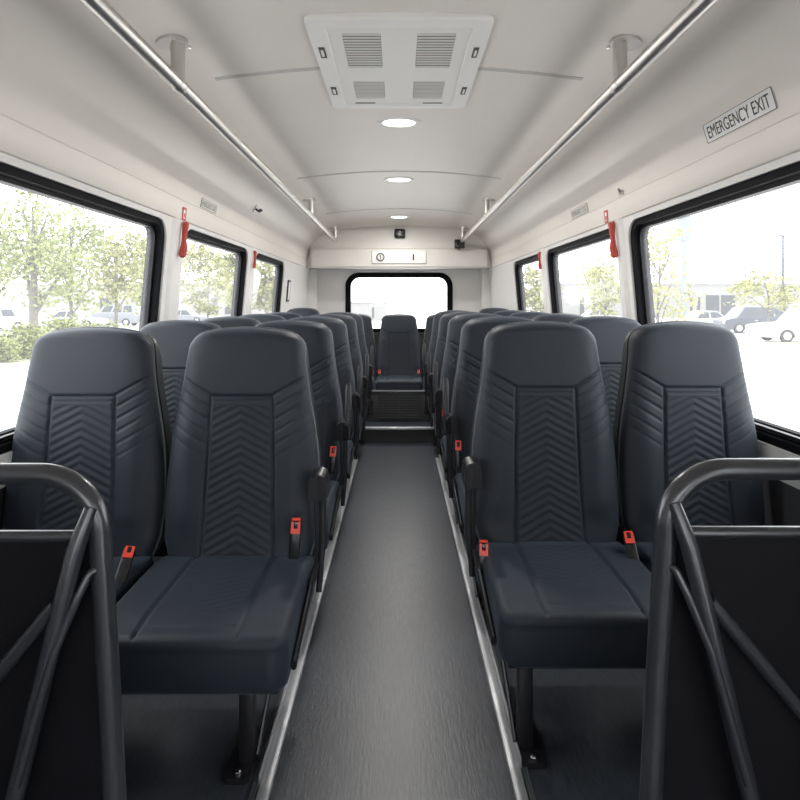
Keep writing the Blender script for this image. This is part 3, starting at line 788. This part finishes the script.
t = empty('control_panel', (.0, 7.584, 1.905)); tag(t, 'pale control strip with a round gauge and a switch on the bulkhead', 'control panel')
MB().box(-.36, .36, -.022, -.001, -.085, .085, .012, 2).build('plate', M['signw'], t)
MB().lathe([(.055, 0), (.055, .008), (.041, .008), (.041, .002)], 28, Matrix.Translation((-.245, -.022, 0)) @ Matrix.Rotation(PI / 2, 4, 'X')).build('gauge_ring', M['text'], t)
MB().lathe([(.04, 0), (.04, .004), (.002, .004)], 28, Matrix.Translation((-.245, -.022, 0)) @ Matrix.Rotation(PI / 2, 4, 'X')).build('gauge_face', M['signg'], t)
MB().box(-.25, -.24, -.030, -.026, -.03, .03, .001).build('gauge_needle', M['text'], t)
MB().box(.18, .20, -.030, -.021, -.042, .042, .004).build('switch', M['blackp'], t)
MB().box(.225, .29, -.026, -.021, -.03, .03, .004).build('button_plate', M['white'], t)
t['label'] = 'pale control strip with a round gauge and a switch on the bulkhead'

# ------------------------------------------------------------------ outside
GZ = -.85
g = MB().box(-90, 90, -30, 125, GZ - .2, GZ).build('ground', M['ground']); struct(g, 'pale concrete ground around the bus')
def W(px, d, h=GZ): return ((px - 399) * d / F, d, h)
def strip(name, x0, x1, y0, y1, h, m, label):
    o = MB().box(x0, x1, y0, y1, GZ, GZ + h).build(name, m); struct(o, label); return o
strip('trim_40', -40, -7.5, 18.6, 18.95, .14, M['kerb'], 'kerb along the planting strip left of the bus')
strip('lawn_strip', -40, -7.5, 19.0, 24.5, .10, M['lawn'], 'planting strip left of the bus')
strip('lawn_verge', 8, 45, 28.0, 31.0, .06, M['lawn'], 'pale dry grass verge right of the bus')
strip('car_park', -60, -8, 40, 70, .02, M['asphalt'], 'car park beyond the trees')
strip('car_park_lane', 8, 60, 38, 62, .02, M['asphalt'], 'car park before the long building')

def crown(center, rad, n_cl, n_leaf, size, spread):
    vs = []; fs = []
    for c in range(n_cl):
        while True:
            p = Vector((rnd.uniform(-1, 1), rnd.uniform(-1, 1), rnd.uniform(-1, 1)))
            if .25 < p.length < 1: break
        q = Vector((p.x * rad[0], p.y * rad[1], p.z * rad[2]))
        for k in range(n_leaf):
            o = q + Vector((rnd.gauss(0, 1), rnd.gauss(0, 1), rnd.gauss(0, .7))) * spread
            s = size * rnd.uniform(.6, 1.3)
            u = Vector((rnd.gauss(0, 1), rnd.gauss(0, 1), rnd.gauss(0, .7))).normalized()
            w = u.cross(Vector((rnd.gauss(0, 1), rnd.gauss(0, 1), rnd.gauss(0, 1)))).normalized()
            o = o + Vector(center); b = len(vs)
            vs += [tuple(o - u * s), tuple(o + w * s * .55), tuple(o + u * s), tuple(o - w * s * .55)]
            fs.append((b, b + 1, b + 2, b + 3))
    me = bpy.data.meshes.new('crown'); me.from_pydata(vs, [], fs); me.update(); return me
def tree(px, d, top_y, bot_y, halfpx, m, label, dens=1.0, trunk_r=.12, base=GZ, leaf=.105):
    loc = W(px, d, base); t = empty('tree', loc); tag(t, label, 'tree')
    ztop = EYE + (303 - top_y) * d / F - base; zbot = EYE + (303 - bot_y) * d / F - base; hw = halfpx * d / F
    zc_ = (ztop + zbot) / 2; rz = (ztop - zbot) / 2
    lean = rnd.uniform(-.2, .2)
    MB().tube([(0, 0, .0), (lean * .3, 0, zbot * .7), (lean, .1, zc_), (lean, 0, zc_ + rz * .7)], [trunk_r, trunk_r * .8, trunk_r * .5, trunk_r * .12], 10).build('trunk', M['bark'], t)
    for k in range(7):
        a = k * 2.4 + rnd.random(); z0 = zbot * .8 + (zc_ - zbot * .8) * k / 6; r = hw * rnd.uniform(.5, .85)
        MB().tube([(lean * .5, 0, z0), (lean * .5 + r * .5 * math.cos(a), r * .5 * math.sin(a), z0 + rz * .45), (lean * .5 + r * math.cos(a), r * math.sin(a), z0 + rz * .8)], [trunk_r * .45, trunk_r * .28, .01], 6).build('branch', M['bark'], t)
    me = crown((lean, 0, zc_), (hw, hw * .65, rz), int(64 * dens), 36, leaf * d / 24, .11 * (hw + rz) / 2 + .12)
    put('crown', me, m, t)
tree(34, 26, 188, 308, 42, M['leafA'], 'tall green tree with the thickest trunk outside the big left window', 1.15, .24)
tree(72, 30, 196, 312, 34, M['leafA'], 'leafy tree beside the thick trunked tree, outside the big left window', 1.0, .11)
tree(116, 34, 222, 306, 32, M['leafB'], 'yellowish tree outside the rear part of the big left window', .95, .12)
tree(-14, 30, 200, 308, 34, M['leafB'], 'tree cut off by the front edge of the big left window', 1.0, .15)
tree(150, 40, 225, 310, 26, M['leafA'], 'green tree behind the pillar after the big left window', .9, .12)
tree(208, 44, 240, 312, 27, M['leafB'], 'pale yellow tree outside the second left window', .8, .10)
tree(238, 56, 246, 308, 20, M['leafA'], 'small green tree at the rear edge of the second left window', .8, .10)
tree(266, 49, 256, 312, 19, M['leafB'], 'pale tree outside the third left window', .8, .10)
tree(656, 23, 222, 326, 30, M['leafB'], 'sparse young tree at the rear edge of the big right window', .42, .08, leaf=.11)
tree(768, 36, 268, 312, 34, M['leafB'], 'low spreading tree beside the lamp post in the big right window', .36, .09)
tree(604, 32, 252, 318, 26, M['leafB'], 'sparse tree outside the second right window', .5, .09)
tree(534, 46, 270, 316, 18, M['leafB'], 'pale tree outside the third right window', .7, .09)
def bush(px, d, top_y, halfpx, label, dens=1.0):
    base = GZ + .10; loc = W(px, d, base); t = empty('bush', loc); tag(t, label, 'bush')
    h = EYE + (303 - top_y) * d / F - base; hw = halfpx * d / F
    put('foliage', crown((0, 0, h * .47), (hw, .3, h * .5), int(60 * dens), 40, .075, .16), M['leafC'], t)
    MB().tube([(0, 0, 0), (.03, 0, h * .3), (0, .03, h * .6)], [.05, .04, .015], 8).build('stem', M['bark'], t)
bush(-14, 19.9, 338, 34, 'leafy bush at the front edge of the big left window', 1.2)
bush(26, 21.3, 326, 26, 'taller bush between the white car and the front left seats', 1.3)
bush(66, 22.7, 318, 26, 'bush rising behind the left front window seat', 1.2)
bush(104, 24.1, 324, 24, 'bush at the rear of the planting strip outside the left window', 1.0)

def car(px, d, L, H, m, label, kind, wid=1.8, flip=False, rz=0):
    loc = W(px, d, GZ + .021); t = empty('car', loc, rz); tag(t, label, 'car')
    sg = -1 if flip else 1; wr = .36 if kind != 'sedan' else .33; wb = L * .29
    def pf(u, v, a): return (sg * u, a, v)
    low = [(-L / 2 + .05, .28)]
    for cx in (-wb, wb):
        low += [(cx - wr * 1.15, .25)] + [(cx - wr * 1.15 * math.cos(k * PI / 8), .30 + wr * 1.15 * math.sin(k * PI / 8)) for k in range(9)] + [(cx + wr * 1.15, .25)]
    belt = H * .56 if kind == 'sedan' else H * .58
    hood = .30 if kind != 'van' else .18
    up = [(L / 2 - .04, .30), (L / 2, .55), (L / 2 - .06, belt * .86), (L / 2 - L * hood * .6, belt * .97), (L / 2 - L * hood, belt)]
    if kind == 'sedan': up += [(-L * .33, belt), (-L / 2 + .06, belt * .97), (-L / 2, .6)]
    elif kind == 'pickup': up += [(-L / 2 + .05, belt), (-L / 2, belt * .95), (-L / 2, .55)]
    else: up += [(-L / 2 + .10, belt), (-L / 2 + .02, belt * .9), (-L / 2, .55)]
    MB().prism(low + up, pf, -wid / 2, wid / 2).build('body', m, t, ang=25)
    if kind == 'sedan': cab = [(L / 2 - L * hood, belt), (L * .06, H), (-L * .20, H), (-L * .38, belt)]
    elif kind == 'pickup': cab = [(L / 2 - L * hood, belt), (L * .08, H), (-L * .13, H), (-L * .17, belt)]
    else: cab = [(L / 2 - L * hood, belt), (L / 2 - L * (hood + .13), H), (-L / 2 + .30, H), (-L / 2 + .12, belt)]
    mb = MB(); n = len(cab); cc = sum(u for u, v in cab) / n
    vs = [pf(u, v, s * (wid / 2 - .02 - (.16 if v > belt + .01 else 0))) for s in (-1, 1) for u, v in cab]
    mb.add(vs, [tuple(range(n - 1, -1, -1)), tuple(range(n, 2 * n))] + [(i, (i + 1) % n, n + (i + 1) % n, n + i) for i in range(n)])
    mb.build('cabin', m, t, ang=25)
    # side windows, slightly proud of the cabin flank
    a, b, c, dd = cab[0], cab[1], cab[2], cab[3]
    def P(t_, q, s):
        bot = (a[0] + (dd[0] - a[0]) * t_, belt); top = (b[0] + (c[0] - b[0]) * t_, H)
        u = bot[0] + (top[0] - bot[0]) * q; v_ = belt + (H - belt) * q
        return pf(u, v_, s * (wid / 2 - .012 - .16 * q))
    for s in (-1,):
        for t0, t1 in (((.08, .46), (.52, .93)) if kind != 'van' else ((.07, .34), (.39, .64), (.69, .94))):
            mb = MB(); q0, q1 = .14, .86
            vs = [P(t0, q0, s), P(t1, q0, s), P(t1, q1, s), P(t0, q1, s)]
            vs += [(x, y - s * .01, z) for x, y, z in vs]
            mb.add(vs, [(0, 1, 2, 3), (7, 6, 5, 4), (0, 4, 5, 1), (1, 5, 6, 2), (2, 6, 7, 3), (3, 7, 4, 0)]); mb.build('side_window', M['carg'], t)
    for cx in (-wb, wb):
        for s in (-1, 1):
            w = MB().lathe([(wr * .62, -.10), (wr * .95, -.11), (wr, -.07), (wr, .07), (wr * .95, .11), (wr * .62, .10)], 24, Matrix.Translation((sg * cx, s * (wid / 2 - .10), wr)) @ Matrix.Rotation(PI / 2, 4, 'X')).build('wheel', M['tyre'], t)
            if s < 0: MB().lathe([(wr * .62, 0), (wr * .55, .02), (wr * .2, .01), (.01, .02)], 20, Matrix.Translation((sg * cx, s * (wid / 2 - .10) - .095, wr)) @ Matrix.Rotation(PI / 2, 4, 'X')).build('hub_cap', M['rim'], w)
    for s in (-1, 1):
        MB().box(sg * (L / 2 - .10), sg * (L / 2 - .005), s * (wid / 2 - .30), s * (wid / 2 - .02), belt * .66, belt * .80, .02).build('headlight', M['rim'], t)
    MB().box(-.18 + sg * L * .03, sg * L * .03, -wid / 2 - .02, -wid / 2, belt * .82, belt * .86).build('door_handle', M['rim'], t)
car(8, 44, 4.7, 1.75, M['carw'], 'white people carrier at the front edge of the big left window', 'van')
car(76, 50, 4.9, 1.50, M['carw'], 'white saloon parked behind the trees left of the bus', 'sedan')
car(117, 54, 4.3, 2.0, M['cars'], 'silver boxy van with dark windows parked behind the trees', 'van', flip=True)
car(187, 60, 4.6, 1.45, M['cars'], 'grey saloon seen through the second left window', 'sedan')
car(700, 46, 4.8, 1.50, M['carw'], 'white saloon parked left of the blue estate car', 'sedan', flip=True)
car(752, 41, 4.9, 1.85, M['carb'], 'dark blue estate car parked between two white vehicles', 'van', flip=True)
car(806, 31.5, 5.6, 1.85, M['carw'], 'white pickup truck at the front edge of the big right window', 'pickup', flip=True)
car(600, 60, 4.6, 1.45, M['carw'], 'white saloon seen through the second right window', 'sedan')

def building(x0, x1, y, h, m, label, opens, roofh=.25, depth=10):
    t = empty('building', ((x0 + x1) / 2, y, GZ)); tag(t, label, 'building'); hw = (x1 - x0) / 2
    MB().box(-hw, hw, 0, depth, 0, h).build('wall', m, t)
    MB().box(-hw - .2, hw + .2, -.2, depth, h + .002, h + roofh).build('roof_edge', M['roof'], t)
    for a, b, z0, z1 in opens:
        MB().box(a - (x0 + x1) / 2, b - (x0 + x1) / 2, -.06, -.005, z0, z1).build('bay_opening', M['bopen'], t)
X = lambda px, d: (px - 399) * d / F
building(X(560, 85), X(900, 85), 85, 4.9, M['build'], 'long low pale building with dark loading bays beyond the right car park',
         [(X(706, 85), X(719, 85), .05, 3.3), (X(721, 85), X(735, 85), .05, 3.3), (X(690, 85), X(693, 85), .4, 3.0), (X(697, 85), X(700, 85), .4, 3.0), (X(580, 85), X(584, 85), .4, 3.0), (X(592, 85), X(596, 85), .4, 3.0)])
building(X(20, 95), X(275, 95), 95, 5.2, M['buildl'], 'long pale building beyond the trees left of the bus', [(X(212, 95), X(218, 95), .3, 3.0), (X(225, 95), X(231, 95), .3, 3.0), (X(100, 95), X(112, 95), .3, 3.0)], roofh=.12)
building(X(340, 70), X(386, 70), 70, 2.2, M['build'], 'low pale building seen through the back window', [(X(372, 70), X(374, 70), .3, 1.6)], roofh=.1)
t = empty('street_lamp', W(783, 52)); tag(t, 'thin grey lamp post in the big right window', 'lamp post')
zt = EYE + (303 - 236) * 52 / F - GZ
MB().tube([(0, 0, 0), (0, 0, zt)], [.14, .09], 12).build('pole', M['pole'], t)
for s in (-1, 1): MB().box(s * .02, s * .42, -.12, .12, zt - .04, zt + .07, .02).build('lamp_head', M['pole'], t)
t = empty('street_sign_tower', W(684, 78)); tag(t, 'tall pale blue sign tower behind the sparse young tree', 'sign tower')
zt = EYE + (303 - 222) * 78 / F - GZ
MB().box(-.32, .32, -.25, .25, 0, zt, .03).build('post', M['tower'], t)
MB().box(-.75, .75, -.3, .3, zt - 2.6, zt + .8, .05).build('sign_panel', M['tower'], t)

# ------------------------------------------------------------------ light
WORLD = 4.0
w = bpy.data.worlds.new('World'); SC.world = w; w.use_nodes = True
nt = w.node_tree; bg = nt.nodes['Background']
bg.inputs['Color'].default_value = (.97, .985, 1.0, 1); bg.inputs['Strength'].default_value = WORLD
def portal(name, loc, rot, sx, sy):
    l = bpy.data.lights.new(name, 'AREA'); l.shape = 'RECTANGLE'; l.size = sx; l.size_y = sy; l.cycles.is_portal = True
    o = bpy.data.objects.new(name, l); COL.objects.link(o); o.location = loc; o.rotation_euler = rot
for sgn in (-1, 1):
    for a, b in WIN[sgn]:
        portal('window_portal', (sgn * 1.42, (a + b) / 2, 1.31), (PI / 2, 0, sgn * PI / 2), b - a, .95)
portal('window_portal', (1.50, -.85, .87), (PI / 2, 0, PI / 2), 1.1, 1.6)
portal('window_portal', (0, Y1 + .12, 1.3), (-PI / 2, 0, 0), 1.6, .9)
portal('window_portal', (0, Y0 - .12, 1.0), (PI / 2, 0, 0), 2.0, 1.2)
for yy in (3.27, 4.78, 6.85):
    l = bpy.data.lights.new('lamp_light', 'AREA'); l.shape = 'DISK'; l.size = .15; l.energy = 12; l.color = (1, .97, .93)
    o = bpy.data.objects.new('lamp_light', l); COL.objects.link(o); o.location = (0, yy, 2.312)

# ------------------------------------------------------------------ camera
cd = bpy.data.cameras.new('camera'); cam = bpy.data.objects.new('camera', cd); COL.objects.link(cam)
cam.location = (0, 0, EYE); cam.rotation_euler = (PI / 2, 0, 0)
cd.sensor_width = 36; cd.lens = F / 800 * 36; cd.shift_y = -97 / 800; cd.shift_x = 1 / 800
cd.clip_start = .05; cd.clip_end = 400
SC.camera = cam
vs_ = SC.view_settings
SC.display_settings.display_device = 'sRGB'
vs_.view_transform = 'Standard'; vs_.look = 'None'; vs_.exposure = 0.42; vs_.gamma = 1.0; vs_.use_curve_mapping = False
cy = SC.cycles
cy.max_bounces = 10; cy.diffuse_bounces = 5; cy.glossy_bounces = 4; cy.transparent_max_bounces = 12
cy.sample_clamp_indirect = 4; cy.use_denoising = True
